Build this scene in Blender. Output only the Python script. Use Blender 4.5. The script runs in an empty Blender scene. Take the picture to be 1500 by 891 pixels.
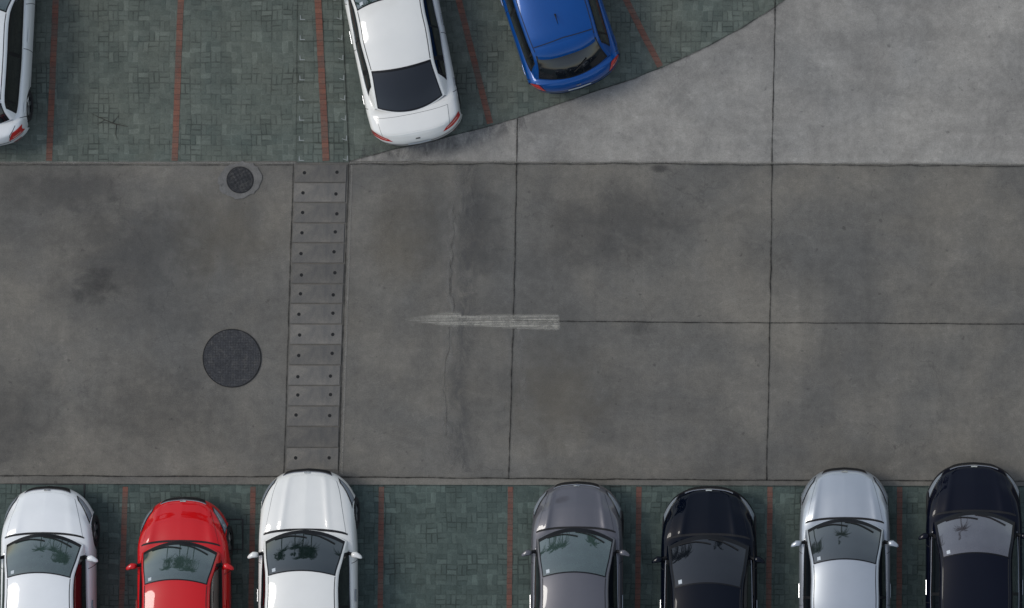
import bpy, bmesh, math, random
from mathutils import Vector, Matrix
random.seed(7)
scene = bpy.context.scene
COL = scene.collection

# ------------------------------------------------------------------ node helpers
class NT:
    def __init__(s, name):
        s.m = bpy.data.materials.new(name); s.m.use_nodes = True
        s.t = s.m.node_tree; s.b = s.t.nodes['Principled BSDF']
        s.out = s.t.nodes['Material Output']
    def n(s, kind, **kw):
        nd = s.t.nodes.new(kind)
        for k, v in kw.items():
            setattr(nd, k, v)
        return nd
    def put(s, sock, v):
        if isinstance(v, bpy.types.NodeSocket): s.t.links.new(v, sock)
        else:
            if hasattr(sock.default_value, '__len__') and len(sock.default_value) == 4 and len(v) == 3: v = (*v, 1)
            sock.default_value = v
    def co(s, scale=(1, 1, 1), loc=(0, 0, 0), rot=(0, 0, 0), kind='Object'):
        tc = s.n('ShaderNodeTexCoord'); mp = s.n('ShaderNodeMapping')
        s.put(mp.inputs['Vector'], tc.outputs[kind])
        mp.inputs['Scale'].default_value = scale; mp.inputs['Location'].default_value = loc; mp.inputs['Rotation'].default_value = rot
        return mp.outputs[0]
    def noise(s, vec, scale, detail=4, rough=.55, dist=0.0):
        nd = s.n('ShaderNodeTexNoise'); s.put(nd.inputs['Vector'], vec)
        nd.inputs['Scale'].default_value = scale; nd.inputs['Detail'].default_value = detail
        nd.inputs['Roughness'].default_value = rough; nd.inputs['Distortion'].default_value = dist
        return nd.outputs['Fac']
    def rng(s, v, a, b, c=0.0, d=1.0, smooth=False):
        nd = s.n('ShaderNodeMapRange'); s.put(nd.inputs[0], v)
        if smooth: nd.interpolation_type = 'SMOOTHSTEP'
        nd.inputs[1].default_value = a; nd.inputs[2].default_value = b
        nd.inputs[3].default_value = c; nd.inputs[4].default_value = d
        return nd.outputs[0]
    def ma(s, op, a, b=0.0, c=None):
        nd = s.n('ShaderNodeMath', operation=op); s.put(nd.inputs[0], a); s.put(nd.inputs[1], b)
        if c is not None: s.put(nd.inputs[2], c)
        return nd.outputs[0]
    def mix(s, f, a, b, blend='MIX'):
        nd = s.n('ShaderNodeMix', data_type='RGBA', blend_type=blend)
        s.put(nd.inputs[0], f); s.put(nd.inputs[6], a); s.put(nd.inputs[7], b)
        return nd.outputs[2]
    def mul(s, col, f):
        nd = s.n('ShaderNodeVectorMath', operation='SCALE'); s.put(nd.inputs[0], col); s.put(nd.inputs['Scale'], f)
        return nd.outputs[0]
    def bump(s, h, strength=.3, dist=.01):
        nd = s.n('ShaderNodeBump'); s.put(nd.inputs['Height'], h)
        nd.inputs['Strength'].default_value = strength; nd.inputs['Distance'].default_value = dist
        s.t.links.new(nd.outputs[0], s.b.inputs['Normal'])
    def alpha(s, a): s.put(s.b.inputs['Alpha'], a)

def simple(name, col, rough=.5, metal=0, coat=0, spec=.5, ior=1.5, coatr=.03, var=0.04):
    k = NT(name)
    v = k.rng(k.noise(k.co(), 6, 2), .3, .7, 1 - var, 1 + var)
    c = k.mul((col[0], col[1], col[2]), v)
    k.put(k.b.inputs['Base Color'], c)
    k.b.inputs['Roughness'].default_value = rough; k.b.inputs['Metallic'].default_value = metal
    k.b.inputs['Coat Weight'].default_value = coat; k.b.inputs['Coat Roughness'].default_value = coatr
    k.b.inputs['Specular IOR Level'].default_value = spec; k.b.inputs['IOR'].default_value = ior
    return k.m

def concrete(name, dark, light, off=0.0, contrast=1.0, cracks=True, streak=True):
    k = NT(name)
    base = k.co(loc=(off, off * 1.7, 0))
    n1 = k.noise(base, .3, 7, .62, .35)
    c = k.mix(k.rng(n1, .34, .66, smooth=True), dark, light)
    nb = k.noise(k.co(loc=(off + 31, 9, 0)), .42, 4, .6)
    c = k.mix(k.rng(nb, .45, .7, 0, .6 * contrast), c, (dark[0] * .97, dark[1] * 1.01, dark[2] * 1.05))
    n2 = k.noise(base, 1.1, 8, .66, .5)
    f = k.rng(n2, .3, .7, 1 - .17 * contrast, 1 + .17 * contrast)
    n3 = k.noise(k.co(loc=(3, off, 0)), 6, 6, .7, .3)
    f = k.ma('MULTIPLY', f, k.rng(n3, .3, .7, 1 - .14 * contrast, 1 + .14 * contrast))
    n4 = k.noise(base, 50, 3, .75)
    f = k.ma('MULTIPLY', f, k.rng(n4, .3, .7, .82, 1.18))
    if streak:
        st = k.noise(k.co(scale=(.12, 1.5, 1), loc=(off, 4, 0)), 1.0, 5, .6, .3)
        f = k.ma('MULTIPLY', f, k.rng(st, .35, .65, .94, 1.05))
        sy = k.noise(k.co(scale=(2.2, .25, 1), loc=(off, 8, 0)), 1.0, 5, .7, .6)
        f = k.ma('MULTIPLY', f, k.rng(sy, .35, .65, .95, 1.05))
    sp = k.noise(k.co(loc=(off, 77, 0)), 7, 2, .5)
    f = k.ma('MULTIPLY', f, k.rng(sp, .69, .76, 1, .7))
    fl = k.noise(k.co(loc=(off, 41, 0), scale=(1, 1.6, 1)), 3.1, 8, .78, 1.2)
    f = k.ma('MULTIPLY', f, k.rng(fl, .56, .72, 1, 1.28))
    f = k.ma('MULTIPLY', f, k.rng(fl, .28, .42, .86, 1))
    if cracks:
        dv = k.n('ShaderNodeVectorMath', operation='ADD')
        nn = k.n('ShaderNodeTexNoise'); k.put(nn.inputs['Vector'], base); nn.inputs['Scale'].default_value = 1.5; nn.inputs['Detail'].default_value = 6
        k.put(dv.inputs[0], base); k.put(dv.inputs[1], nn.outputs['Color'])
        vo = k.n('ShaderNodeTexVoronoi', feature='DISTANCE_TO_EDGE'); k.put(vo.inputs['Vector'], dv.outputs[0]); vo.inputs['Scale'].default_value = .38
        line = k.rng(vo.outputs['Distance'], .0, .005, 1, 0)
        mask = k.rng(nb, .5, .58)
        f = k.ma('MULTIPLY', f, k.ma('SUBTRACT', 1.0, k.ma('MULTIPLY', k.ma('MULTIPLY', line, mask), .2)))
    k.put(k.b.inputs['Base Color'], k.mul(c, f))
    k.put(k.b.inputs['Roughness'], k.rng(n2, .3, .7, .65, .85))
    k.b.inputs['Specular IOR Level'].default_value = .25
    k.bump(k.ma('ADD', n4, k.ma('MULTIPLY', n3, 1.5)), .3, .006)
    return k.m

def paving(name, c1, c2, rot=0.0, cell=.2, dusty=.5):
    k = NT(name)
    v = k.co(rot=(0, 0, rot), scale=(1 / cell, 1 / cell, 1))
    add = k.n('ShaderNodeVectorMath', operation='ADD'); k.put(add.inputs[0], v)
    nn = k.n('ShaderNodeTexNoise'); k.put(nn.inputs['Vector'], k.co()); nn.inputs['Scale'].default_value = .9; nn.inputs['Detail'].default_value = 2
    sc = k.mul(nn.outputs['Color'], .8); k.put(add.inputs[1], sc)
    sep = k.n('ShaderNodeSeparateXYZ'); k.put(sep.inputs[0], add.outputs[0])
    X, Y = sep.outputs[0], sep.outputs[1]
    ix, iy = k.ma('FLOOR', X), k.ma('FLOOR', Y)
    fx, fy = k.ma('FRACT', X), k.ma('FRACT', Y)
    par = k.ma('MODULO', k.ma('ADD', k.ma('ADD', ix, iy), 2000.0), 2.0)
    par = k.ma('GREATER_THAN', par, .5)
    inv = k.ma('SUBTRACT', 1.0, par)
    a = k.ma('ADD', k.ma('MULTIPLY', fx, par), k.ma('MULTIPLY', fy, inv))
    b = k.ma('ADD', k.ma('MULTIPLY', fy, par), k.ma('MULTIPLY', fx, inv))
    half = k.ma('GREATER_THAN', a, .5)
    a2 = k.ma('FRACT', k.ma('MULTIPLY', a, 2.0))
    da = k.ma('MULTIPLY', k.ma('MINIMUM', a2, k.ma('SUBTRACT', 1.0, a2)), .5)
    db = k.ma('MINIMUM', b, k.ma('SUBTRACT', 1.0, b))
    d = k.ma('MINIMUM', da, db)
    comb = k.n('ShaderNodeCombineXYZ'); k.put(comb.inputs[0], ix); k.put(comb.inputs[1], iy); k.put(comb.inputs[2], half)
    wn = k.n('ShaderNodeTexWhiteNoise'); k.put(wn.inputs['Vector'], comb.outputs[0])
    c = k.mix(wn.outputs['Value'], c1, c2)
    big = k.noise(k.co(loc=(5, 2, 0)), .45, 6, .65, .5)
    c = k.mix(k.rng(big, .4, .66, 0, dusty), c, (c2[0] * 1.2, c2[1] * 1.07, c2[2] * .98))
    med = k.noise(k.co(), 2.2, 8, .72, .5)
    f = k.rng(med, .3, .7, .8, 1.2)
    f = k.ma('MULTIPLY', f, k.rng(k.noise(k.co(), 45, 3, .75), .3, .7, .82, 1.18))
    f = k.ma('MULTIPLY', f, k.rng(wn.outputs['Value'], .93, .94, 1, 1.13))
    joint = k.rng(d, .03, .085, 0, 1)
    jm = k.rng(k.noise(k.co(loc=(9, 1, 0)), 1.6, 5, .7), .38, .62, .5, 1.18)
    f = k.ma('MULTIPLY', f, k.ma('ADD', joint, k.ma('MULTIPLY', k.ma('SUBTRACT', 1.0, joint), jm)))
    k.put(k.b.inputs['Base Color'], k.mul(c, f))
    k.b.inputs['Roughness'].default_value = .8; k.b.inputs['Specular IOR Level'].default_value = .25
    k.bump(k.ma('ADD', joint, k.ma('MULTIPLY', med, .4)), .35, .005)
    return k.m

M = {}
M['ground'] = concrete('ground_concrete', (.11, .105, .093), (.155, .145, .124), 50, cracks=False)
M['road'] = concrete('road_concrete', (.107, .103, .093), (.17, .156, .13), 3, .85)
M['apron'] = concrete('pale_concrete', (.215, .205, .185), (.3, .284, .252), 18, 1.0)
M['kerb'] = concrete('edge_concrete', (.12, .113, .1), (.175, .163, .138), 11, .8, cracks=False)
M['green_up'] = paving('green_paving', (.076, .094, .081), (.111, .13, .111))
M['green_low'] = paving('teal_paving', (.05, .071, .064), (.079, .106, .094), dusty=.3)

def slab_mat():
    k = NT('drain_slab_concrete')
    oi = k.n('ShaderNodeObjectInfo')
    tcg = k.co()
    n = k.noise(tcg, 2.2, 8, .7, .5); g = k.noise(tcg, 60, 3, .7)
    c = k.mix(k.rng(n, .35, .65), (.096, .093, .087), (.165, .152, .13))
    f = k.ma('MULTIPLY', k.rng(oi.outputs['Random'], 0, 1, .76, 1.13), k.rng(g, .3, .7, .84, 1.16))
    k.put(k.b.inputs['Base Color'], k.mul(c, f)); k.b.inputs['Roughness'].default_value = .8
    k.bump(g, .3, .004)
    return k.m
M['slab'] = slab_mat()

def redline(name, a_, b_, worn):
    k = NT(name)
    sep = k.n('ShaderNodeSeparateXYZ'); k.put(sep.inputs[0], k.co())
    Y = k.ma('MULTIPLY', sep.outputs[1], 1 / .105)
    fy = k.ma('FRACT', Y); iy = k.ma('FLOOR', Y)
    ix = k.ma('FLOOR', sep.outputs[0])
    cb = k.n('ShaderNodeCombineXYZ'); k.put(cb.inputs[0], ix); k.put(cb.inputs[1], iy)
    wn = k.n('ShaderNodeTexWhiteNoise'); k.put(wn.inputs['Vector'], cb.outputs[0])
    c = k.mix(wn.outputs['Value'], a_, b_)
    n = k.noise(k.co(), 2.2, 7, .75, .6)
    c = k.mix(k.rng(n, .42, .62, 0.1, worn), c, (.09, .082, .066))
    d = k.ma('MINIMUM', fy, k.ma('SUBTRACT', 1.0, fy))
    f = k.rng(d, .03, .1, .6, 1)
    f = k.ma('MULTIPLY', f, k.rng(k.noise(k.co(), 50, 3, .7), .3, .7, .8, 1.2))
    k.put(k.b.inputs['Base Color'], k.mul(c, f)); k.b.inputs['Roughness'].default_value = .85
    return k.m
M['red'] = redline('red_brick_line', (.15, .052, .034), (.22, .082, .05), .7)
M['redlow'] = redline('dull_red_brick_line', (.125, .046, .033), (.175, .066, .045), .7)

def joint_mat(name, col, core=.16, halo=.35, corea=.95):
    k = NT(name)
    sep = k.n('ShaderNodeSeparateXYZ'); k.put(sep.inputs[0], k.co(kind='UV'))
    n = k.noise(k.co(), 9, 6, .7)
    u = k.ma('ABSOLUTE', k.ma('SUBTRACT', k.ma('MULTIPLY', sep.outputs[0], 2.0), 1.0))
    u = k.ma('ADD', u, k.rng(n, .3, .7, -.1, .1))
    n2 = k.noise(k.co(), 2.5, 5, .7)
    a = k.ma('MULTIPLY', k.rng(u, core, core + .12, 1, 0), k.rng(n2, .35, .6, corea * .45, corea))
    h = k.ma('MULTIPLY', k.rng(u, .1, .85, halo, 0, True), k.rng(n2, .4, .65))
    k.put(k.b.inputs['Base Color'], (*col, 1)); k.b.inputs['Roughness'].default_value = .9
    k.b.inputs['Specular IOR Level'].default_value = .1
    k.alpha(k.ma('MAXIMUM', a, h))
    return k.m
M['joint'] = joint_mat('slab_joint', (.022, .021, .019), .12, .18, .85)
M['fine'] = joint_mat('fine_joint', (.03, .03, .028), .1, .12, .6)
M['hair'] = joint_mat('hairline_crack', (.05, .05, .047), .1, .1, .4)
M['wear'] = joint_mat('worn_edge', (.25, .238, .21), .2, .3, .6)

def stain_mat(name, col, amt):
    k = NT(name)
    sep = k.n('ShaderNodeSeparateXYZ'); k.put(sep.inputs[0], k.co(kind='UV'))
    x = k.ma('SUBTRACT', k.ma('MULTIPLY', sep.outputs[0], 2.0), 1.0)
    y = k.ma('SUBTRACT', k.ma('MULTIPLY', sep.outputs[1], 2.0), 1.0)
    r = k.ma('SQRT', k.ma('ADD', k.ma('MULTIPLY', x, x), k.ma('MULTIPLY', y, y)))
    n = k.noise(k.co(), 2.2, 7, .66, .5)
    r = k.ma('ADD', r, k.rng(n, .25, .75, -.4, .4))
    edge = k.rng(k.ma('MAXIMUM', k.ma('ABSOLUTE', x), k.ma('ABSOLUTE', y)), .6, .98, 1, 0, True)
    k.put(k.b.inputs['Base Color'], (*col, 1)); k.b.inputs['Roughness'].default_value = .75
    k.b.inputs['Specular IOR Level'].default_value = .2
    k.alpha(k.ma('MULTIPLY', k.rng(r, .0, 1.0, amt, 0, True), edge))
    return k.m
M['stain'] = stain_mat('oil_stain', (.045, .044, .044), .42)
M['stain_soft'] = stain_mat('soft_stain', (.066, .066, .066), .28)
M['stain_warm'] = stain_mat('warm_stain', (.175, .15, .11), .25)

def arrow_mat():
    k = NT('worn_white_paint')
    n = k.noise(k.co(scale=(.35, 30, 1)), 1.5, 6, .72, .05)
    n2 = k.noise(k.co(), 6, 8, .78, .5)
    a = k.ma('MULTIPLY', k.rng(n, .38, .6, .15, .8), k.rng(n2, .36, .58, .3, 1))
    sep = k.n('ShaderNodeSeparateXYZ'); k.put(sep.inputs[0], k.co())
    a = k.ma('MULTIPLY', a, k.rng(sep.outputs[0], -2.2, -1.3, .15, 1))
    uv = k.n('ShaderNodeSeparateXYZ'); k.put(uv.inputs[0], k.co(kind='UV'))
    u = k.ma('ABSOLUTE', k.ma('SUBTRACT', k.ma('MULTIPLY', uv.outputs[0], 2.0), 1.0))
    u = k.ma('ADD', u, k.rng(n2, .3, .7, -.2, .2))
    a = k.ma('MULTIPLY', a, k.rng(u, .6, 1.0, 1, 0, True))
    end = k.ma('ADD', sep.outputs[0], k.rng(n2, .3, .7, -.08, .08))
    a = k.ma('MULTIPLY', a, k.rng(end, .9, .97, 1, 0))
    k.put(k.b.inputs['Base Color'], (.44, .42, .36, 1)); k.b.inputs['Roughness'].default_value = .8
    k.alpha(a)
    return k.m
M['arrow'] = arrow_mat()

def patch_mat(name, col, amt):
    k = NT(name)
    n = k.noise(k.co(scale=(1.4, .6, 1)), 2.6, 9, .76, 1.0)
    sep = k.n('ShaderNodeSeparateXYZ'); k.put(sep.inputs[0], k.co(kind='UV'))
    u = k.ma('ABSOLUTE', k.ma('SUBTRACT', k.ma('MULTIPLY', sep.outputs[0], 2.0), 1.0))
    a = k.ma('MULTIPLY', k.rng(n, .42, .62, .0, amt), k.rng(k.ma('ADD', u, k.rng(n, .3, .7, -.4, .4)), .2, .95, 1, 0, True))
    k.put(k.b.inputs['Base Color'], (*col, 1)); k.b.inputs['Roughness'].default_value = .85
    k.alpha(a)
    return k.m
M['patch'] = patch_mat('repair_mortar', (.22, .21, .188), .6)
M['patchdark'] = patch_mat('damp_band', (.085, .086, .086), .45)

def iron(name, cell, rot, c1, c2):
    k = NT(name)
    ch = k.n('ShaderNodeTexChecker'); k.put(ch.inputs['Vector'], k.co(rot=(0, 0, rot))); ch.inputs['Scale'].default_value = 1 / cell
    n = k.noise(k.co(), 6, 8, .8, .4)
    g = k.noise(k.co(), 30, 5, .85)
    fac = k.ma('MULTIPLY', ch.outputs['Fac'], k.rng(n, .42, .62, .1, .8))
    c = k.mix(fac, c1, c2)
    c = k.mix(k.rng(n, .5, .72, 0, .55), c, (.085, .078, .066))
    k.put(k.b.inputs['Base Color'], k.mul(c, k.rng(g, .32, .68, .45, 1.55)))
    k.b.inputs['Roughness'].default_value = .7
    k.b.inputs['Specular IOR Level'].default_value = .2
    k.bump(fac, .3, .003)
    return k.m
M['iron'] = iron('cast_iron_tread', .035, .785, (.034, .035, .038), (.062, .063, .066))
M['iron2'] = iron('cast_iron_grid', .05, .3, (.022, .023, .025), (.06, .06, .06))
M['ironrim'] = simple('iron_rim', (.035, .036, .036), .8, var=.3, spec=.2)
M['dark'] = simple('dark_hole', (.008, .008, .008), .9)
M['twig'] = simple('dry_twig', (.03, .024, .018), .9)
M['galv'] = simple('galvanised_steel', (.24, .26, .255), .6, .2)

# car materials
def paint(name, col, metal=0.0, rough=.35, coat=1.0, dust=.0, spec=.3):
    k = NT(name)
    n = k.noise(k.co(), 1.8, 4, .6)
    c = k.mul(tuple(col), k.rng(n, .3, .7, .97, 1.02))
    if dust: c = k.mix(k.rng(n, .35, .75, .0, dust), c, (.3, .28, .25))
    k.put(k.b.inputs['Base Color'], c)
    k.b.inputs['Metallic'].default_value = metal; k.b.inputs['Roughness'].default_value = rough
    k.b.inputs['Coat Weight'].default_value = coat; k.b.inputs['Specular IOR Level'].default_value = spec
    k.put(k.b.inputs['Coat Roughness'], k.rng(n, .3, .7, .02, .06))
    return k.m
M['glass'] = simple('tinted_glass', (.04, .066, .058), .03, 0, 1, .6, 1.85, .02, .12)
M['glassmid'] = simple('neutral_tinted_glass', (.022, .03, .029), .03, 0, 1, .6, 1.8, .02, .12)
M['glassgrey'] = simple('grey_tinted_glass', (.055, .052, .06), .03, 0, 1, .6, 1.9, .02, .12)
M['glassdark'] = simple('dark_tinted_glass', (.010, .018, .017), .03, 0, 1, .5, 1.75, .02)
M['rearglass'] = simple('black_rear_glass', (.007, .009, .012), .03, 0, 1, .3, 1.5, .02)
M['frit'] = simple('black_glass_border', (.006, .006, .007), .3, spec=.3)
M['sideglass'] = simple('dark_side_glass', (.006, .008, .01), .05, 0, 1, .3, 1.45)
M['trim'] = simple('black_plastic', (.012, .012, .013), .6, spec=.25)
M['gap'] = simple('panel_gap', (.01, .01, .011), .8)
M['chrome'] = simple('chrome', (.55, .56, .58), .2, 1)
M['lamp'] = simple('headlight_lens', (.26, .29, .32), .08, .2, 1)
M['lampdark'] = simple('headlight_housing', (.03, .032, .035), .2, .2, 1)
M['tail'] = simple('taillight_lens', (.5, .006, .006), .15, 0, .6)
M['tailclear'] = simple('reverse_lamp_lens', (.65, .32, .27), .12, 0, 1)
M['tyre'] = simple('tyre_rubber', (.018, .018, .018), .85, var=.15)
M['rim'] = simple('alloy_rim', (.35, .36, .38), .3, .9)
M['plate'] = simple('number_plate', (.5, .54, .56), .5)
M['mirrorglass'] = simple('mirror_glass', (.5, .55, .6), .03, 1)

# ------------------------------------------------------------------ mesh helpers
def mkobj(name, verts, faces, mat, parent=None, smooth=True, uvs=None):
    me = bpy.data.meshes.new(name)
    me.from_pydata([tuple(v) for v in verts], [], faces)
    me.materials.append(mat)
    if smooth:
        me.polygons.foreach_set('use_smooth', [True] * len(me.polygons))
    if uvs:
        ul = me.uv_layers.new(name='UVMap')
        for lp in me.loops: ul.data[lp.index].uv = uvs[lp.vertex_index]
    me.update()
    o = bpy.data.objects.new(name, me); COL.objects.link(o)
    if parent: o.parent = parent
    return o

def from_bm(name, bm, mat, parent=None, smooth=False):
    me = bpy.data.meshes.new(name); bm.to_mesh(me); bm.free()
    me.materials.append(mat)
    if smooth: me.polygons.foreach_set('use_smooth', [True] * len(me.polygons))
    o = bpy.data.objects.new(name, me); COL.objects.link(o)
    if parent: o.parent = parent
    return o

def P(px, py):               # survey coordinates (75 units per metre) -> metres
    return ((px - 750) / 75.0, (445.5 - py) / 75.0)

def sheet(name, poly, z, mat):
    vs = [(x, y, z) for x, y in poly]
    bm = bmesh.new(); bv = [bm.verts.new(v) for v in vs]; f = bm.faces.new(bv)
    bmesh.ops.recalc_face_normals(bm, faces=[f])
    if f.normal.z < 0: f.normal_flip()
    bmesh.ops.triangulate(bm, faces=bm.faces[:])
    o = from_bm(name, bm, mat); o['kind'] = 'structure'
    return o

def strip(name, pts, hw, z, mat, kind='structure', step=.25, jit=0.0):
    P2 = []; HW = []
    hws = hw if isinstance(hw, list) else [hw] * len(pts)
    for q, (a, b) in enumerate(zip(pts[:-1], pts[1:])):
        a = Vector(a); b = Vector(b); n = max(1, int((b - a).length / step))
        for i in range(n):
            P2.append(a.lerp(b, i / n)); HW.append(hws[q] + (hws[q + 1] - hws[q]) * i / n)
    P2.append(Vector(pts[-1])); HW.append(hws[-1])
    vs, uv, fs = [], [], []; L = 0
    for i, p in enumerate(P2):
        t = (P2[min(i + 1, len(P2) - 1)] - P2[max(i - 1, 0)]).normalized()
        nrm = Vector((-t.y, t.x)); h = HW[i]
        j = random.uniform(-jit, jit); 
        q = p + nrm * j
        if i: L += (p - P2[i - 1]).length
        vs += [(q.x + nrm.x * h, q.y + nrm.y * h, z), (q.x - nrm.x * h, q.y - nrm.y * h, z)]
        uv += [(0, L), (1, L)]
        if i: k = 2 * i; fs.append((k - 2, k - 1, k + 1, k))
    o = mkobj(name, vs, fs, mat, smooth=False, uvs=uv)
    if kind: o['kind'] = kind
    return o

# ------------------------------------------------------------------ ground
sheet('ground', [(-300, -300), (300, -300), (300, 300), (-300, 300)], 0, M['ground'])
yt, yb = P(0, 238)[1], P(0, 697)[1]
sheet('road', [(-60, P(0, 697)[1]), P(0, 697), P(1500, 705), (60, P(0, 710)[1]), (60, yt + .0), P(1500, 243), P(513, 236), P(0, 238), (-60, yt)], .004, M['road'])
sheet('paving_edge', [(-60, P(0, 710)[1]), P(0, 710), P(1500, 713), (60, P(0, 713)[1]), (60, P(0, 705)[1]), P(1500, 704), P(0, 696), (-60, P(0, 696)[1])], .008, M['kerb'])
sheet('lower_paving', [(-60, -40), (60, -40), (60, P(0, 713)[1]), P(1500, 712), P(0, 709), (-60, P(0, 709)[1])], .012, M['green_low'])
curve = [(513, 236), (560, 223), (640, 205), (700, 190), (758, 173), (820, 152), (880, 132), (930, 115), (970, 99), (1035, 69), (1085, 42), (1120, 20), (1150, 0), (1230, -60), (1330, -160), (1450, -330)]
cp = [P(*c) for c in curve]
sheet('upper_paving', [(-60, yt), P(0, 238)] + cp + [(cp[-1][0], 40), (-60, 40)], .008, M['green_up'])
sheet('pale_pavement', cp + [(cp[-1][0], 40), (60, 40), (60, P(0, 243)[1]), P(1500, 241)], .008, M['apron'])

J = .055
def joint(pts, m='joint', hw=J, z=.0165, jit=.004, name='pavement_joint'):
    return strip(name, [P(*p) for p in pts], hw, z, M[m], jit=jit)
joint([(1136, 0), (1131, 238), (1128, 472), (1123, 704)], jit=.009)
joint([(758, 174), (757, 238), (752, 472), (745, 702)], jit=.009)
joint([(752, 470), (950, 472), (1500, 475), (1700, 476)], z=.0175, jit=.006, hw=.045)
joint([(511, 240), (496, 694)], hw=.04)
joint([(430, 240), (416, 694)], hw=.045)
joint([(-300, 696), (0, 697), (500, 699), (1000, 703), (1500, 705), (1900, 708)], z=.0185, hw=.055, jit=.007)
joint([(-300, 709), (0, 709), (500, 711), (1500, 713), (1900, 714)], 'fine', z=.0195, hw=.05)
joint(curve[:13], 'fine', z=.0205, hw=.07, jit=.012)
joint([(-300, 238), (0, 238), (434, 239)], 'wear', hw=.06, z=.0185)
joint([(-300, 242), (0, 242), (430, 242)], 'fine', hw=.05, z=.0195)
joint([(513, 238), (900, 238), (1500, 241), (1900, 243)], 'wear', hw=.06, z=.0185, jit=.014)
joint([(513, 241), (900, 240), (1500, 244), (1900, 246)], 'fine', hw=.06, z=.0195, jit=.014)
joint([(516, 241), (501, 694)], 'wear', hw=.06, z=.0155)
joint([(436, 0), (434, 238)], 'fine', z=.0285, hw=.045); joint([(501, 0), (512, 236)], 'fine', z=.0285, hw=.045)
strip('repair_strip', [P(*p) for p in [(684, 242), (686, 330), (680, 400), (684, 470), (672, 545), (674, 610), (678, 692)]], .34, .0115, M['patchdark'], jit=.05)
strip('repair_strip', [P(*p) for p in [(668, 242), (664, 330), (660, 400), (664, 470), (652, 545), (653, 610), (656, 692)]], .15, .0125, M['patch'], jit=.06, step=.15)
strip('repair_strip', [P(*p) for p in [(666, 300), (661, 400), (664, 450), (650, 560), (655, 640)]], .04, .0145, M['hair'], jit=.03, step=.12)
strip('repair_strip', [P(*p) for p in [(760, 480), (764, 540), (770, 600)]], .12, .0125, M['patch'], jit=.03)
strip('dirt_band', [P(*p) for p in [(530, 222), (600, 228), (680, 205), (770, 180)]], .3, .0135, M['patchdark'], jit=.03)

def stain(px, py, rx, ry, m, z):
    x, y = P(px, py); rx /= 75; ry /= 75
    o = mkobj('ground_stain', [(x - rx, y - ry, z), (x + rx, y - ry, z), (x + rx, y + ry, z), (x - rx, y + ry, z)], [(0, 1, 2, 3)], M[m], smooth=False, uvs=[(0, 0), (1, 0), (1, 1), (0, 1)])
    o['kind'] = 'structure'
S = [(140, 418, 46, 38, 'stain'), (20, 620, 110, 110, 'stain_soft'), (190, 370, 170, 110, 'stain_soft'), (230, 600, 150, 90, 'stain_soft'),
     (330, 340, 110, 90, 'stain_warm'), (90, 280, 130, 50, 'stain_soft'), (935, 480, 38, 18, 'stain_soft'), (705, 330, 50, 110, 'stain_soft'),
     (965, 247, 20, 8, 'stain'), (820, 580, 110, 110, 'stain_warm'), (590, 350, 70, 110, 'stain_warm'), (900, 330, 160, 90, 'stain_soft')]
for i, s in enumerate(S): stain(*s, .0052 + .00025 * i)

strip('painted_arrow', [P(*p) for p in [(590, 468), (628, 468), (660, 468), (673, 469), (675, 470), (740, 471), (825, 472.5)]], [.01, .11, .17, .16, .12, .16, .19], .0225, M['arrow'], step=.05)

def red(pts, hw, z, m='red'): strip('bay_line', [P(*p) for p in pts], hw, z, M[m], jit=.003)
for pts in [[(83, -60), (82, 0), (72, 236)], [(267, -60), (265, 0), (256, 236)], [(668, -16), (672, 0), (718, 181)], [(890, -50), (917, 0), (967, 98)]]:
    red(pts, .06, .0145)
red([(463, -60), (466, 0), (478, 236)], .065, .034)
for x0, x1 in [(184, 178), (371, 368), (559, 557), (748, 746), (936, 934), (1128, 1126), (1318, 1317)]:
    red([(x0, 713), (x1, 891), (x1, 1100)], .052, .0165, 'redlow')

# ------------------------------------------------------------------ drain covers
def prism(name, quad, z0, z1, mat, parent=None, bev=.008):
    bm = bmesh.new()
    lo = [bm.verts.new((x, y, z0)) for x, y in quad]; hi = [bm.verts.new((x, y, z1)) for x, y in quad]
    bm.faces.new(hi); bm.faces.new(lo[::-1])
    n = len(quad)
    for i in range(n): bm.faces.new((lo[i], lo[(i + 1) % n], hi[(i + 1) % n], hi[i]))
    bmesh.ops.recalc_face_normals(bm, faces=bm.faces[:])
    if bev: bmesh.ops.bevel(bm, geom=[e for e in bm.edges if all(v.co.z > z1 - 1e-5 for v in e.verts)], offset=bev, segments=2, affect='EDGES')
    return from_bm(name, bm, mat, parent)
def disc(name, x, y, r, z0, z1, mat, parent=None, seg=40, bev=0):
    return prism(name, [(x + r * math.cos(2 * math.pi * i / seg), y + r * math.sin(2 * math.pi * i / seg)) for i in range(seg)], z0, z1, mat, parent, bev)
def lx(y): return 431 + (y - 240) * (417 - 431) / 450
def rx_(y): return 510 + (y - 240) * (496 - 510) / 450
bounds = [241, 268, 297, 327, 356, 386, 416, 445, 475, 505, 535, 565, 595, 625, 656, 689]
for i, (a, b) in enumerate(zip(bounds[:-1], bounds[1:])):
    g = .6
    j = random.uniform(-.8, .8)
    q = [P(lx(b) + 1.5 + j, b - g), P(rx_(b) - 1.5 + j, b - g), P(rx_(a) - 1.5 + j, a + g), P(lx(a) + 1.5 + j, a + g)]
    cx = sum(p[0] for p in q) / 4; cy = sum(p[1] for p in q) / 4
    o = prism('drain_cover', [(p[0] - cx, p[1] - cy) for p in q], 0, .022, M['slab'])
    o.location = (cx, cy, .0042)
    o['label'] = 'grey concrete drain cover slab with two lifting holes' if i != 13 else 'plain grey concrete drain cover slab without holes'
    o['category'] = 'drain cover'; o['group'] = 'concrete drain covers across the road'
    if i != 13:
        for sx in (-1, 1):
            disc('lifting_hole', sx * .325 + random.uniform(-.01, .01), random.uniform(-.03, .03), .034, .005, .0235, M['dark'], o, 16)
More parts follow.
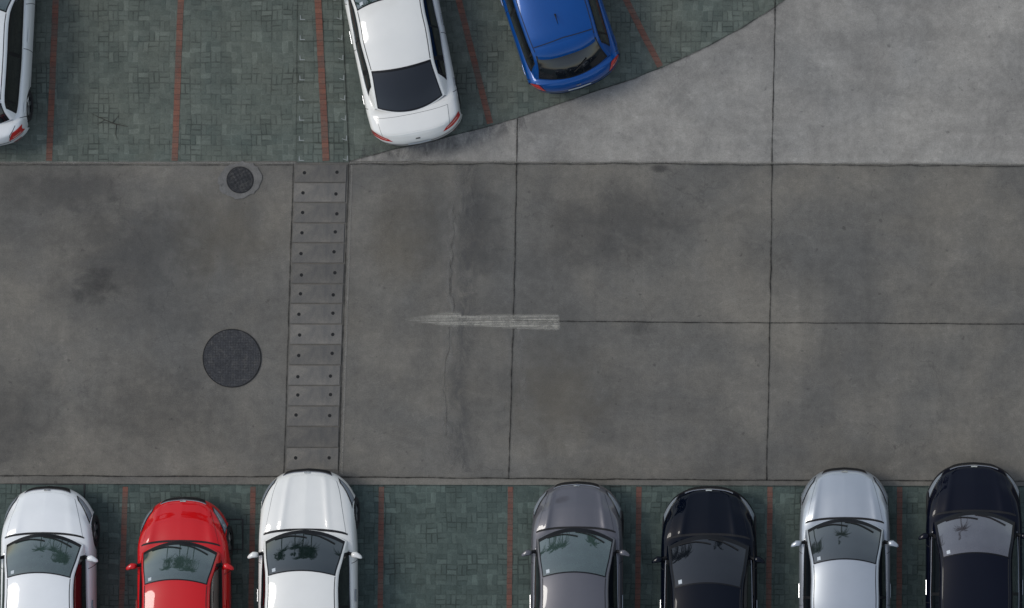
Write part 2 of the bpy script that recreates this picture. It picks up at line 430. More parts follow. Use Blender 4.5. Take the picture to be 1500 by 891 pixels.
sheet('drain_channel', [P(428, 240), P(513, 240), P(499, 694), P(414, 694)], .0148, M['gap']).location.z = -.011
for i in range(-1, 8):
    a = i * 29.5 + 3; b = a + 28.5
    l = lambda y: 437 - y * 2 / 236; r = lambda y: 501 + y * 10.5 / 236
    q = [P(l(b), b), P(r(b), b), P(r(a), a), P(l(a), a)]
    o = prism('paved_drain_cover', q, .009, .021, M['green_up'], bev=.006)
    o['label'] = 'green block paved drain cover with steel lifting hooks'; o['category'] = 'drain cover'; o['group'] = 'paved drain covers between the bays'
    for sx, x in ((1, l(b) + 3), (-1, r(b) - 2)):
        X, Y = P(x, b - 2)
        pts = [(0, 0), (.1 * sx, 0), (.1 * sx, .014), (.02 * sx, .016), (.012 * sx, .09), (0, .09)]
        if sx < 0: pts = [(-.0, 0), (-.09, .03), (-.092, .045), (-.018, .018), (-.012, .1), (.004, .1)]
        prism('lifting_hook', [(X + p[0], Y + p[1]) for p in pts], .021, .025, M['galv'], o, 0)

# manholes
X, Y = P(340, 525)
o = disc('manhole_cover', 0, 0, .565, .0, .016, M['iron'], None, 64, .004); o.location = (X, Y, .008)
o['label'] = 'large round dark cast iron manhole cover in concrete'; o['category'] = 'manhole cover'
def ring(name, r0, r1, z0, z1, mat, parent, seg=64):
    vs, fs = [], []
    for i in range(seg):
        c, s = math.cos(2 * math.pi * i / seg), math.sin(2 * math.pi * i / seg)
        vs += [(r0 * c, r0 * s, z1), (r1 * c, r1 * s, z1), (r1 * c, r1 * s, z0)]
    for i in range(seg):
        j = (i + 1) % seg
        fs += [(3 * i, 3 * i + 1, 3 * j + 1, 3 * j), (3 * i + 1, 3 * i + 2, 3 * j + 2, 3 * j + 1)]
    return mkobj(name, vs, fs, mat, parent, smooth=False)
ring('rim', .557, .572, -.004, .0195, M['dark'], o)
X, Y = P(352, 264)
o = disc('manhole_cover', 0, 0, .255, .0, .02, M['iron2'], None, 48, .004); o.location = (X, Y, .01)
o['label'] = 'small round iron manhole cover with pale concrete collar'; o['category'] = 'manhole cover'
ring('rim', .25, .262, -.003, .023, M['dark'], o)
col = []
for i in range(48):
    a = 2 * math.pi * i / 48; r = .39 + .04 * math.sin(2 * a + 1) + random.uniform(-.02, .02); col.append((r * math.cos(a), r * math.sin(a)))
M['collar'] = concrete('collar_concrete', (.135, .13, .12), (.185, .175, .155), 29, 1.3, cracks=False, streak=False)
prism('collar', col, -.003, .0115, M['collar'], o, 0)
for (x0, y0, x1, y1, lab) in [(304, 760, 357, 806, 'square paved utility cover with dark frame'), (30, 708.5, 125, 760, 'large square paved utility cover beneath white car')]:
    q = [P(x0, y1), P(x1, y1), P(x1, y0), P(x0, y0)]
    o = prism('utility_cover', q, .012, .024, M['ironrim'], bev=0); o['label'] = lab; o['category'] = 'utility cover'
    q2 = [(q[0][0] + .03, q[0][1] + .03), (q[1][0] - .03, q[1][1] + .03), (q[2][0] - .03, q[2][1] - .03), (q[3][0] + .03, q[3][1] - .03)]
    prism('paved_lid', q2, .02, .028, M['green_low'], o, 0)

def tube(name, chains, mat, parent=None):
    vs, fs = [], []
    for pts in chains:
        n0 = len(vs)
        for i, (p, r) in enumerate(pts):
            p = Vector(p); t = (Vector(pts[min(i + 1, len(pts) - 1)][0]) - Vector(pts[max(i - 1, 0)][0])).normalized()
            s = t.cross(Vector((0, 0, 1)));  s = s.normalized() if s.length > 1e-3 else Vector((1, 0, 0)); u = s.cross(t)
            for k in range(8):
                a = math.pi * k / 4; vs.append(p + s * math.cos(a) * r + u * math.sin(a) * r)
            if i:
                b = n0 + 8 * (i - 1)
                for k in range(8): fs.append((b + k, b + (k + 1) % 8, b + 8 + (k + 1) % 8, b + 8 + k))
    return mkobj(name, vs, fs, mat, parent)
X, Y = P(165, 182); z = .02
tw = tube('fallen_twig', [[((X - .4, Y + .2, z), .003), ((X - .15, Y + .08, z + .01), .006), ((X + .05, Y, z), .007), ((X + .3, Y - .05, z), .004)],
                     [((X, Y + .02, z), .005), ((X + .12, Y + .16, z), .003)], [((X + .08, Y, z), .006), ((X + .06, Y - .2, z), .004), ((X + .1, Y - .32, z), .002)],
                     [((X - .15, Y + .08, z), .005), ((X - .3, Y - .02, z), .002)]], M['twig'])
tw['label'] = 'small dry fallen twig on the green paving'; tw['category'] = 'twig'

# ------------------------------------------------------------------ cars
class Curve:
    def __init__(s, xs, ys, N=500):
        n = len(xs); h = [xs[i + 1] - xs[i] for i in range(n - 1)]
        d = [(ys[i + 1] - ys[i]) / h[i] for i in range(n - 1)]
        m = [0] * n; m[0] = d[0]; m[-1] = d[-1]
        for i in range(1, n - 1):
            if d[i - 1] * d[i] <= 0: m[i] = 0
            else:
                w1 = 2 * h[i] + h[i - 1]; w2 = h[i] + 2 * h[i - 1]
                m[i] = (w1 + w2) / (w1 / d[i - 1] + w2 / d[i])
        s.x0 = xs[0]; s.x1 = xs[-1]; s.N = N; s.T = []
        k = 0
        for q in range(N + 1):
            x = s.x0 + (s.x1 - s.x0) * q / N
            while k < n - 2 and x > xs[k + 1]: k += 1
            t = (x - xs[k]) / h[k]
            s.T.append((2 * t**3 - 3 * t**2 + 1) * ys[k] + (t**3 - 2 * t**2 + t) * h[k] * m[k] + (-2 * t**3 + 3 * t**2) * ys[k + 1] + (t**3 - t**2) * h[k] * m[k + 1])
    def __call__(s, x):
        f = (min(max(x, s.x0), s.x1) - s.x0) / (s.x1 - s.x0) * s.N
        i = min(int(f), s.N - 1); f -= i
        return s.T[i] * (1 - f) + s.T[i + 1] * f

TK = [0, .15, .3, .42, .52, .6, .68, .8, .9, 1.0]
XF = Curve(TK, [0, .3, .56, .76, .885, .95, .982, 1.0, .985, .93])
ZF = Curve(TK, [1, .995, .98, .95, .905, .845, .76, .55, .25, 0])
HH = Curve(TK, [0, .035, .15, .34, .56, .73, .87, 1.0, 1.0, .97])

def surf_tools(f, cen):
    def nrm(u, v, e=.004):
        a = f(u + e, v) - f(u - e, v); b = f(u, v + e) - f(u, v - e)
        n = a.cross(b)
        if n.length < 1e-9: n = Vector((0, 0, 1))
        n.normalize()
        p = f(u, v); c = cen(p)
        if n.dot(p - c) < 0: n = -n
        return p, n
    return nrm

def patch(name, nrm, c, off, mat, parent, nu=12, nv=12):
    (a, b, cc, d) = [Vector(q) for q in c]
    vs, fs = [], []
    for i in range(nu + 1):
        for j in range(nv + 1):
            u, v = i / nu, j / nv
            q = a * (1 - u) * (1 - v) + b * (1 - u) * v + cc * u * v + d * u * (1 - v)
            p, n = nrm(q.x, q.y); vs.append(p + n * off)
            if i and j:
                k = i * (nv + 1) + j; fs.append((k, k - 1, k - nv - 2, k - nv - 1))
    me = mkobj(name, vs, fs, mat, parent)
    m = me.data; p, n = nrm(*( (a + b + cc + d) / 4))
    if m.polygons[len(m.polygons) // 2].normal.dot(n) < 0: m.flip_normals()
    return me

def rail(name, nrm, pts, width, off, mat, parent, n=14):
    vs, fs = [], []; Q = []
    for a, b in zip(pts[:-1], pts[1:]):
        for i in range(n): Q.append((a[0] + (b[0] - a[0]) * i / n, a[1] + (b[1] - a[1]) * i / n))
    Q.append(pts[-1])
    R = [nrm(*q) for q in Q]
    for i, (p, nn) in enumerate(R):
        t = (R[min(i + 1, len(R) - 1)][0] - R[max(i - 1, 0)][0]).normalized()
        s = nn.cross(t).normalized() * width / 2
        vs += [p + nn * off + s, p + nn * off - s, p + nn * (off - .006) + s * 1.3, p + nn * (off - .006) - s * 1.3]
        if i:
            k = 4 * i
            fs += [(k - 4, k - 3, k + 1, k), (k - 2, k - 4, k, k + 2), (k - 3, k - 1, k + 3, k + 1)]
    return mkobj(name, vs, fs, mat, parent, smooth=False)

def make_car(x, y, rot, paintm, label, L=4.5, W=1.8, H=1.45, hood=1.12, ws=1.98, rg=.55, rh=1.3, zd=1.0, hatch=False, zc=.96,
             crease=.008, cw=.05, ct=.25, darklamps=False, fin=False, hk=1.0, glass='glass', antenna=False, vent=False):
    root = bpy.data.objects.new('parked_car', None); COL.objects.link(root)
    root.location = (x, y, .012); root.rotation_euler = (0, 0, math.radians(rot))
    root['label'] = label; root['category'] = 'car'; root['group'] = 'parked cars'
    yF, yR = L / 2, -L / 2; hw = W / 2; zb = .2
    bk = list(range(17))
    Y0 = Curve(bk, [yF - .08, yF - .02, yF, yF - .03, yF - .1, yF - .28, yF - hood * .6, yF - hood, yF - hood - .4, -.3, yR + rg + .3, yR + rg,
                    yR + (.12 if hatch else .2), yR + (.04 if hatch else .08), yR, yR + .01, yR + .08])
    ZT = Curve(bk, [.24, .36, .50, .62, .71 , .80, .905 * zc / .96, zc, zc - .03, .93, .95, zd, zd - .02 , zd - .12, .72, .45, .25])
    fb = .62 * hk
    AB = Curve(bk, [fb - .03, fb, fb, fb, fb - .02, fb * .84, .34 * hk, .18, .04, 0, -.03] + ([-.24, -.3, -.37, -.42, -.42, -.38] if hatch else [-.13, -.28, -.37, -.41, -.41, -.37]))
    WS = Curve(bk, [.95, .97, .975, .975, .97, .965, .972, .985, .995, 1, 1, .99, .975, .97, .975, .98, .96])
    def body(v, t):
        a = abs(t); s = 1 if t >= 0 else -1
        w = hw * WS(v); zt = ZT(v); h = HH(a)
        z = zb + (zt - zb) * ZF(a)
        if 3.8 < v < 7.2:
            msk = min(1, (v - 3.8) / .8) * min(1, (7.2 - v) / .3)
            tc = ct + .08 * (v - 4) / 3
            z += crease * msk * (math.exp(-((a - tc) / cw) ** 2) - .6 * math.exp(-((a - tc + .12) / .1) ** 2))
        elif 11 < v < 13.6:
            msk = min(1, (v - 11) / .5, (13.6 - v) / .5)
            z += .006 * msk * math.exp(-((a - .42) / .05) ** 2)
        return Vector((s * XF(a) * w, Y0(v) - AB(v) * h, z))
    bn = surf_tools(body, lambda p: Vector((0, max(min(p.y, yF - .8), yR + .7), .45)))
    NV, NTT = 96, 80
    vv = [16 * i / NV for i in range(NV + 1)]
    vs = []; fs = []
    for v in vv:
        for j in range(NTT + 1):
            vs.append(body(v, -1 + 2 * j / NTT))
    wheels = [(yF - .86, .32), (yR + .86, .32)]
    R = .37
    def inside(p):
        if abs(p.x) < hw * .8: return None
        for wy, wz in wheels:
            if (p.y - wy) ** 2 + (p.z - wz) ** 2 < R * R: return (wy, wz)
        return None
    ins = [inside(p) for p in vs]
    for i in range(1, NV + 1):
        for j in range(1, NTT + 1):
            k = i * (NTT + 1) + j; q = (k, k - 1, k - NTT - 2, k - NTT - 1)
            if all(ins[a] for a in q): continue
            fs.append(q)
    for i, c in enumerate(ins):
        if c:
            p = vs[i]; d = Vector((0, p.y - c[0], p.z - c[1]))
            if d.length > 1e-4:
                d = d.normalized() * R; p.y = c[0] + d.y; p.z = c[1] + d.z
    b = mkobj('body', vs, fs, paintm, root)
    bm = bmesh.new(); bm.from_mesh(b.data); bmesh.ops.recalc_face_normals(bm, faces=bm.faces[:])
    bm.to_mesh(b.data); bm.free()
    def box(name, x0, x1, y0, y1, z0, z1, mat, par, bev=.02):
        return prism(name, [(x0, y0), (x1, y0), (x1, y1), (x0, y1)], z0, z1, mat, par, bev)
    box('underbody', -hw * .74, hw * .74, yR + .46, yF - .7, .16, .58, M['trim'], root)
    yC, yH, yRH, yRG = yF - hood, yF - ws, yR + rh, yR + rg
    sk = [0, .5, 1, 1.3, 2, 2.7, 3, 3.5, 4]
    Hh = H - (.1 if hatch else .07)
    CY = Curve(sk, [yC, (yC + yH) / 2 + .01, yH, yH - .3, (yH + yRH) / 2, yRH + .3, yRH, (yRH + yRG) / 2 - .03, yRG])
    CZ = Curve(sk, [zc - .01, (zc + H - .06) / 2 + .03, H - .055, H - .015, H, H - .03, Hh, (Hh + zd) / 2 + .035, zd - .005])
    XR = Curve(sk, [.835 * hw, .775 * hw, .70 * hw, .69 * hw, .70 * hw, .685 * hw, .665 * hw, .70 * hw, (.79 if hatch else .745) * hw])
    YB = Curve(sk, [.24, .17, .1, .05, 0, -.03, -.06, -.14, -.2])
    ZR = Curve(sk, [.035, .055, .07, .07, .07, .07, .07, .06, .03])
    XB = Curve(sk, [.86 * hw, .89 * hw, .91 * hw, .915 * hw, .925 * hw, .91 * hw, .9 * hw, .87 * hw, (.83 if hatch else .8) * hw])
    ZB = Curve(sk, [.85, .84, .83, .83, .83, .84, .85, .87, .89])
    def cab(s_, t):
        s_ = min(max(s_, 0), 4)
        a = abs(t); sg = 1 if t >= 0 else -1
        xr = XR(s_); zc_ = CZ(s_); zr = ZR(s_); yb_ = YB(s_); y0 = CY(s_)
        if a <= .6:
            u = a / .6
            return Vector((sg * xr * (u + .0), y0 - yb_ * u * u, zc_ - zr * u ** 2.4))
        u = (a - .6) / .4
        z1 = zc_ - zr
        uu = u
        xx = xr + (XB(s_) - xr) * (uu + .3 * uu * (1 - uu))
        return Vector((sg * xx, y0 - yb_, z1 + (ZB(s_) - z1) * (uu ** 1.3)))
    cn = surf_tools(cab, lambda p: Vector((0, max(min(p.y, yH), yRH), .8)))
    NS, NU = 80, 60
    vs = []; fs = []
    for i in range(NS + 1):
        for j in range(NU + 1):
            vs.append(cab(4 * i / NS, -1 + 2 * j / NU))
            if i and j:
                k = i * (NU + 1) + j; fs.append((k, k - 1, k - NU - 2, k - NU - 1))
    c = mkobj('roof', vs, fs, paintm, root)
    bm = bmesh.new(); bm.from_mesh(c.data); bmesh.ops.recalc_face_normals(bm, faces=bm.faces[:])
    up = sum(f.normal.z for f in bm.faces)
    if up < 0: bmesh.ops.reverse_faces(bm, faces=bm.faces[:])
    bm.to_mesh(c.data); bm.free()
    w = patch('windshield', cn, [(.03, -.58), (.03, .58), (.98, .578), (.98, -.578)], .004, M['frit'], root, 20, 24); w['label'] = 'windshield with black border'
    patch('glass', cn, [(.12, -.562), (.12, .562), (.955, .558), (.955, -.558)], .008, M[glass], w, 20, 24)
    patch('windshield_sticker', cn, [(.84, -.5), (.84, -.44), (.92, -.44), (.92, -.5)], .011, M['plate'], w, 3, 3)
    a0, a1 = (3.1, 3.97) if hatch else (3.0, 3.97)
    w = patch('rear_window', cn, [(a0, -.58), (a0, .58), (a1, .57), (a1, -.57)], .004, M['frit'], root, 20, 24)
    patch('glass', cn, [(a0 + .05, -.56), (a0 + .05, .56), (a1 - .04, .55), (a1 - .04, -.55)], .008, M['rearglass'], w, 20, 24)
    for sg in (-1, 1):
        t0, t1 = .665 * sg, .93 * sg
        patch('window_trim', cn, [(.34, t0 * .985), (.3, t1 * 1.02), (3.55, t1 * 1.02), (3.38, t0 * .985)], .003, M['trim'], root, 30, 8)
        patch('side_window', cn, [(.45, t0), (.42, t1), (1.88, t1), (1.88, t0)], .007, M['sideglass'], root, 20, 6)
        patch('side_window', cn, [(1.97, t0), (1.97, t1), (2.9 if not hatch else 3.0, t1), (2.95, t0)], .007, M['sideglass'], root, 16, 6)
        patch('side_window', cn, [(3.03, t0), (3.03, t1), (3.45, t1), (3.3, t0)], .007, M['sideglass'], root, 8, 6)
        rail('chrome_strip', cn, [(.25, .955 * sg), (1, .955 * sg), (3.5, .955 * sg)], .014, .008, M['chrome'] if not hatch else M['trim'], root)
        rail('roof_moulding', cn, [(1.0, .575 * sg), (2.98, .575 * sg)], .014, .003, M['gap'], root)
    def panel(name, q, grow):
        (a, b_, c_, d) = q
        g = grow
        q2 = [(a[0] - g * 3, a[1] - g), (b_[0] - g * 3, b_[1] + g), (c_[0] + g * 3, c_[1] + g), (d[0] + g * 3, d[1] - g)]
        pp = patch(name, bn, q, .0055, paintm, root, 40, 56)
        patch('panel_gap', bn, q2, .0025, M['gap'], pp, 40, 56)
    panel('hood', [(4.2, -.33), (4.2, .33), (6.98, .47), (6.98, -.47)], .006)
    if not hatch:
        panel('trunk_lid', [(11.12, -.43), (11.12, .43), (13.3, .40), (13.3, -.40)], .006)
        rail('trunk_lip', bn, [(12.35, -.36), (12.2, 0), (12.35, .36)], .03, .013, paintm, root, 20)
    if vent: patch('hood_vent', bn, [(6.62, -.22), (6.62, .22), (6.74, .24), (6.74, -.24)], .009, M['trim'], root, 4, 24)
    patch('cowl', bn, [(7.0, -.5), (7.0, .5), (7.1, .5), (7.1, -.5)], .006, M['trim'], root, 6, 30)
    rail('wiper', cn, [(.12, -.44), (.15, -.2), (.22, .04)], .02, .025, M['trim'], root)
    rail('wiper', cn, [(.12, .0), (.15, .22), (.22, .46)], .02, .025, M['trim'], root)
    hl = M['lampdark'] if darklamps else M['lamp']
    for sg in (-1, 1):
        l = patch('headlight', bn, [(3.25, .34 * sg), (3.35, .62 * sg), (5.3, .60 * sg), (4.15, .37 * sg)], .006, M['lampdark'], root, 14, 14)
        patch('lens', bn, [(3.45, .36 * sg), (3.55, .605 * sg), (5.0, .59 * sg), (4.02, .385 * sg)], .010, hl, l, 14, 14)
        if hatch:
            tl = patch('taillight', bn, [(12.0, .46 * sg), (11.4, .67 * sg), (14.0, .71 * sg), (13.8, .38 * sg)], .007, M['tail'], root, 14, 14)
            patch('clear_lens', bn, [(13.2, .45 * sg), (13.1, .6 * sg), (13.5, .6 * sg), (13.5, .45 * sg)], .011, M['tailclear'], tl, 6, 8)
        else:
            tl = patch('taillight', bn, [(12.95, .36 * sg), (12.1, .655 * sg), (13.5, .68 * sg), (13.4, .30 * sg)], .009, M['tail'], root, 14, 14)
            patch('clear_lens', bn, [(13.05, .36 * sg), (12.75, .54 * sg), (12.95, .56 * sg), (13.2, .36 * sg)], .013, M['tailclear'], tl, 6, 8)
        for pth in [[(8.3, .56), (8.2, .9)], [(9.05, .56), (9.05, .92)], [(10.2, .56), (9.95, .9)]]:
            rail('door_gap', bn, [(q[0], q[1] * sg) for q in pth], .01, .003, M['gap'], root, 10)
        rail('sill_gap', bn, [(8.2, .92 * sg), (9.95, .92 * sg)], .01, .003, M['gap'], root, 10)
        for v in (8.85, 9.85):
            rail('door_handle', bn, [(v - .12, .665 * sg), (v + .08, .665 * sg)], .03, .025, paintm if hatch else M['chrome'], root, 5)
        bm = bmesh.new(); bmesh.ops.create_uvsphere(bm, u_segments=20, v_segments=14, radius=1)
        for q in bm.verts:
            n = 1 / (abs(q.co.x) ** 3 + abs(q.co.y) ** 3 + abs(q.co.z) ** 3) ** (1 / 3)
            q.co *= n
            tp = 1 - .3 * max(0, q.co.x)
            q.co = Vector((q.co.x * .105, q.co.y * .06 * tp - .05 * max(0, q.co.x) , q.co.z * .075 * tp))
            if sg < 0: q.co.x *= -1
        if sg < 0: bmesh.ops.reverse_faces(bm, faces=bm.faces[:])
        mo = from_bm('side_mirror', bm, paintm, root, True)
        mo.location = (sg * (hw * .985 + .06), yC - .5, .98)
        g = bmesh.new(); bmesh.ops.create_circle(g, cap_ends=True, segments=20, radius=1)
        for q in g.verts: q.co = Vector((q.co.x * .085, -.062, q.co.y * .06))
        from_bm('mirror_glass', g, M['mirrorglass'], mo)
        tube('mirror_stalk', [[((-sg * .06, .0, -.03), .03), ((-sg * .2, .04, -.08), .035)]], M['trim'], mo)
    patch('grille', bn, [(1.7, -.22), (1.7, .22), (3.45, .27), (3.45, -.27)], .006, M['trim'], root, 12, 20)
    patch('license_plate', bn, [(1.3, -.12), (1.3, .12), (1.65, .12), (1.65, -.12)], .012, M['plate'], root, 4, 10)
    rail('grille_trim', bn, [(3.5, -.27), (3.5, .27)], .025, .01, M['chrome'], root, 20)
    patch('badge', bn, [(3.7, -.035), (3.7, .035), (4.02, .03), (4.02, -.03)], .012, M['chrome'], root, 4, 4)
    patch('rear_badge', bn, [(13.05, -.025), (13.05, .025), (13.25, .025), (13.25, -.025)], .012, M['chrome'], root, 4, 4)
    patch('license_plate', bn, [(13.75, -.125), (13.75, .125), (14.2, .125), (14.2, -.125)], .014, M['plate'], root, 6, 10)
    rail('bumper_gap', bn, [(14.25, -.62), (14.25, .62)], .012, .004, M['gap'], root, 30)
    patch('rear_bumper_insert', bn, [(15.0, -.35), (15.0, .35), (15.8, .35), (15.8, -.35)], .006, M['trim'], root, 8, 20)
    for sg in (-1, 1): patch('reflector', bn, [(14.75, .4 * sg), (14.75, .52 * sg), (14.95, .52 * sg), (14.95, .4 * sg)], .006, M['tail'], root, 4, 6)
    if hatch:
        vs, fs = [], []
        n = 24
        for i in range(n + 1):
            t = -.55 + 1.1 * i / n
            p, nn = cn(2.9, t)
            e = (1 - abs(t / .58) ** 4)
            back = .2 + .07 * e
            vs += [p + nn * .006, p + Vector((0, -back, -.03)), p + Vector((0, -back + .01, -.065)), p + Vector((0, -.05, -.05))]
            if i:
                k = 4 * i
                for a_ in range(3): fs.append((k - 4 + a_, k - 3 + a_, k + 1 + a_, k + a_))
        mkobj('spoiler', vs, fs, paintm, root)
        rail('wiper', cn, [(3.8, 0), (3.55, .28)], .018, .03, M['trim'], root)
        rail('spoiler_gap', cn, [(2.88, -.56), (2.84, 0), (2.88, .56)], .012, .009, M['gap'], root)
        rail('tailgate_gap', bn, [(11.2, .5), (12.5, .42), (14.0, .4), (14.2, .38), (14.2, 0), (14.2, -.38), (14.0, -.4), (12.5, -.42), (11.2, -.5)], .01, .003, M['gap'], root, 10)
    if fin or antenna:
        p, nn = cn(2.6 if fin else 2.35, 0)
        if antenna:
            tube('antenna', [[((p.x, p.y, p.z), .02), ((p.x, p.y - .03, p.z + .03), .012), ((p.x, p.y - .22, p.z + .16), .004)]], M['trim'], root)
        else:
            q = [(p.x - .015, p.y - .06), (p.x + .015, p.y - .06), (p.x + .003, p.y + .07), (p.x - .003, p.y + .07)]
            prism('antenna', q, p.z - .01, p.z + .04, paintm, root, .003)
    for wy, wz in wheels:
        for sg in (-1, 1):
            wo = bpy.data.objects.new('wheel', None); COL.objects.link(wo); wo.parent = root
            wo.location = (sg * (hw - .14), wy, .31)
            prof = [(.2, -.1), (.27, -.11), (.3, -.1), (.315, -.07), (.32, 0), (.315, .07), (.3, .1), (.27, .11), (.2, .1)]
            vs, fs = [], []; SG = 36
            for i in range(SG):
                a_ = 2 * math.pi * i / SG
                for r, xx in prof: vs.append((xx, r * math.cos(a_), r * math.sin(a_)))
            m_ = len(prof)
            for i in range(SG):
                j = (i + 1) % SG
                for k in range(m_ - 1): fs.append((i * m_ + k, i * m_ + k + 1, j * m_ + k + 1, j * m_ + k))
            mkobj('tyre', vs, fs, M['tyre'], wo)
            vs, fs = [], []
            NSP = 5
            x_ = .085 * sg
            vs.append((x_ + .01 * sg, 0, 0))
            for i in range(NSP * 4):
                a_ = 2 * math.pi * i / (NSP * 4)
                on = (i % 4) in (0, 1)
                r = .2
                vs.append((x_ - (0 if on else .05 * sg), r * math.cos(a_), r * math.sin(a_)))
            for i in range(NSP * 4): fs.append((0, 1 + i, 1 + (i + 1) % (NSP * 4)))
            base = len(vs)
            for i in range(36):
                a_ = 2 * math.pi * i / 36
                vs += [(x_, .19 * math.cos(a_), .19 * math.sin(a_)), (x_ + .01 * sg, .215 * math.cos(a_), .215 * math.sin(a_))]
            for i in range(36):
                j = (i + 1) % 36; fs.append((base + 2 * i, base + 2 * i + 1, base + 2 * j + 1, base + 2 * j))
            mkobj('rim', vs, fs, M['rim'], wo, smooth=False)
    return root

white = paint('white_paint', (.78, .79, .78)); cream = paint('pearl_white_paint', (.78, .77, .72))
redp = paint('red_paint', (.58, .003, .005), spec=.1); blue = paint('blue_metallic_paint', (.0, .06, .25), .2, .3, .7, spec=.1)
grey = paint('grey_metallic_paint', (.11, .108, .12), .4, .4, spec=.2); silver = paint('silver_metallic_paint', (.42, .45, .48), .5, .35)
black = paint('black_paint', (.001, .0025, .007), 0, .3, .5, 0, 0); navy = paint('dark_navy_paint', (.002, .003, .009), 0, .3, .5, 0, 0)

def front(cx, fy, L): return (cx, fy - L / 2)
make_car(*front(-8.9, -3.57, 4.5), 0, white, 'white saloon parked nose out on teal block paving', 4.5, 1.79, 1.46, .9, 1.7, crease=.007, hk=1.12)
make_car(*front(-6.28, -3.78, 4.0), 0, redp, 'bright red hatchback parked nose out on teal block paving', 4.0, 1.77, 1.48, .84, 1.62, rg=.2, rh=.5, hatch=True, hk=1.15, crease=.012, ct=.3)
make_car(*front(-3.88, -3.23, 4.7), 0, cream, 'large pearl white saloon parked nose out over paving edge', 4.7, 1.9, 1.47, 1.17, 2.0, crease=.016, cw=.035, ct=.18, glass='glassdark', hk=1.15)
make_car(*front(1.32, -3.48, 4.5), 0, grey, 'dark grey metallic saloon parked nose out on paving', 4.5, 1.79, 1.45, .88, 1.78, crease=.018, cw=.035, ct=.27, hk=1.05)
make_car(*front(3.87, -3.57, 4.5), 0, black, 'glossy black saloon parked nose out beside grey car', 4.5, 1.87, 1.47, .92, 1.9, crease=.015, cw=.04, ct=.22, glass='rearglass', hk=1.1)
make_car(*front(6.49, -3.21, 4.6), 0, silver, 'silver metallic saloon parked nose out on paving', 4.6, 1.77, 1.46, .97, 1.8, crease=.014, cw=.04, ct=.3, glass='glassmid', hk=1.1)
make_car(*front(8.99, -3.11, 4.7), 0, navy, 'long black saloon parked nose out beside silver car', 4.7, 1.87, 1.47, .93, 1.78, crease=.012, cw=.045, ct=.24, glass='glassgrey', hk=1.1)
make_car(-10.12, 5.25, -3, white, 'white car with red taillight parked on green paving', 4.5, 1.78, 1.5, 1.1, 1.95, rg=.3, rh=.75, hatch=True)
make_car(-2.17, 5.34, 11.5, cream, 'pearl white saloon parked askew with tail toward road', 4.65, 1.8, 1.46, 1.12, 1.98, rg=.55, rh=1.36, zd=1.02)
make_car(.716, 6.175, 18, blue, 'bright blue metallic hatchback parked askew with roof spoiler', 4.3, 1.86, 1.58, 1.0, 1.8, rg=.16, rh=.7, zd=.98, hatch=True, antenna=True)

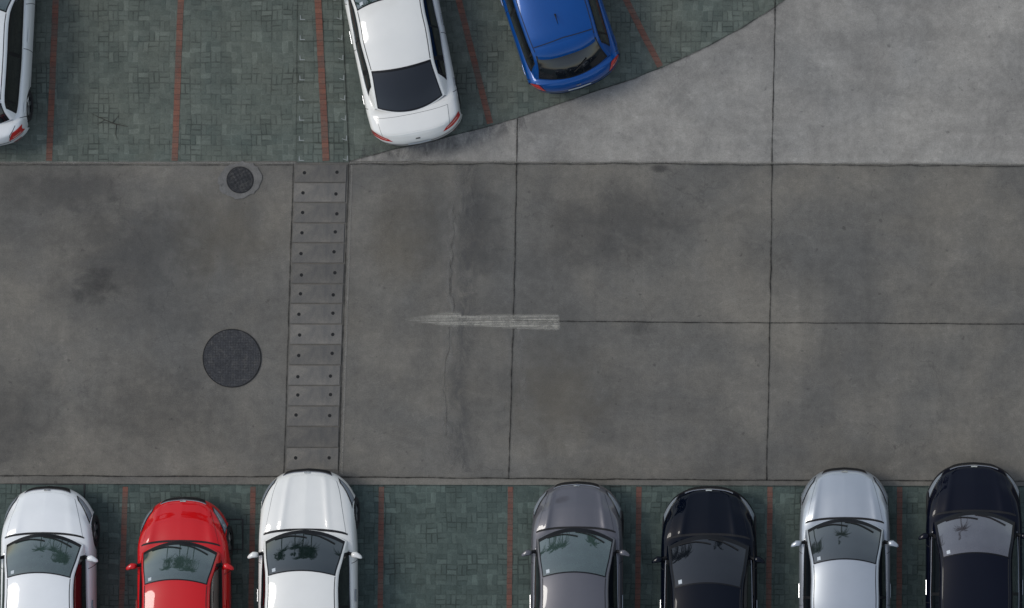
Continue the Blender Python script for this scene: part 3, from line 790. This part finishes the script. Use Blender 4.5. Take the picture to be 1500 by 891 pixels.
# ------------------------------------------------------------------ palms beyond the upper bays (seen in the windscreens)
def leafmat():
    k = NT('palm_leaf')
    n = k.noise(k.co(), 3, 2)
    k.put(k.b.inputs['Base Color'], k.mix(n, (.02, .045, .015), (.05, .08, .025))); k.b.inputs['Roughness'].default_value = .6
    return k.m
M['leaf'] = leafmat(); M['bark'] = simple('palm_bark', (.12, .1, .08), .9, var=.3)
def palm(x, y, h):
    root = bpy.data.objects.new('palm_tree', None); COL.objects.link(root); root.location = (x, y, 0)
    root['label'] = 'tall palm tree with arching fronds behind the bays'; root['category'] = 'palm tree'; root['group'] = 'palm trees'
    lean = random.uniform(-.5, .5)
    ch = [((lean * (i / 8) ** 2, 0, h * i / 8), .2 - .07 * i / 8) for i in range(9)]
    tube('trunk', [ch], M['bark'], root)
    vs, fs = [], []
    for k in range(26):
        az = k * 2.4; el = random.uniform(-.1, 1.2); Lf = random.uniform(2.2, 3.2)
        d = Vector((math.cos(az), math.sin(az), 0)); sd = Vector((-d.y, d.x, 0))
        prev = None; N = 26
        for i in range(1, N):
            t = i / N
            def pt(t): return Vector((lean, 0, h)) + d * Lf * t * math.cos(el * .6) + Vector((0, 0, Lf * (math.sin(el) * t - .75 * t * t)))
            p = pt(t); ll = .65 * math.sin(math.pi * min(t + .12, 1)) + .05
            for s in (-1, 1):
                tip = p + sd * s * ll + d * .25 - Vector((0, 0, .22 + random.uniform(0, .15)))
                b = len(vs); w = d * .05
                vs += [p - w, p + w, tip]; fs.append((b, b + 1, b + 2))
            if prev is not None:
                b = len(vs); u = sd * .03
                vs += [prev - u, prev + u, p + u, p - u]; fs.append((b, b + 1, b + 2, b + 3))
            prev = p
    mkobj('crown', vs, fs, M['leaf'], root, smooth=False)
for x, y, h in [(-13.2, 10.5, 8.8), (-9.6, 11.5, 9.2), (-6.6, 10.8, 10.2), (-4.6, 12, 11.0), (5.4, 11.8, 9.6)]:
    palm(x, y, h)

# ------------------------------------------------------------------ light
w = bpy.data.worlds.new('World'); scene.world = w; w.use_nodes = True
nt = w.node_tree; bg = nt.nodes['Background']
sky = nt.nodes.new('ShaderNodeTexSky'); sky.sky_type = 'NISHITA'; sky.sun_disc = False
sky.sun_elevation = math.radians(52); sky.sun_rotation = math.radians(-80); sky.dust_density = 1.2; sky.air_density = 1.2
hs = nt.nodes.new('ShaderNodeHueSaturation'); hs.inputs['Saturation'].default_value = .6
nt.links.new(sky.outputs[0], hs.inputs['Color']); nt.links.new(hs.outputs[0], bg.inputs['Color'])
bg.inputs['Strength'].default_value = .15
sl = bpy.data.lights.new('sun', 'SUN'); sl.energy = 1.05; sl.angle = math.radians(18); sl.color = (1, .96, .89)
so = bpy.data.objects.new('sun', sl); COL.objects.link(so)
dv = Vector((-.62, .1, .78)); so.rotation_euler = dv.to_track_quat('Z', 'Y').to_euler(); so.location = (-10, 2, 20)

# ------------------------------------------------------------------ camera
cam = bpy.data.cameras.new('camera'); co = bpy.data.objects.new('camera', cam); COL.objects.link(co)
co.location = (6, -5, 60); co.rotation_euler = (0, 0, 0)
cam.sensor_width = 36; cam.lens = 108; cam.shift_x = -.3; cam.shift_y = .25; cam.clip_end = 2000; cam.clip_start = 1
scene.camera = co
scene.view_settings.view_transform = 'Standard'; scene.view_settings.look = 'None'; scene.view_settings.exposure = 0
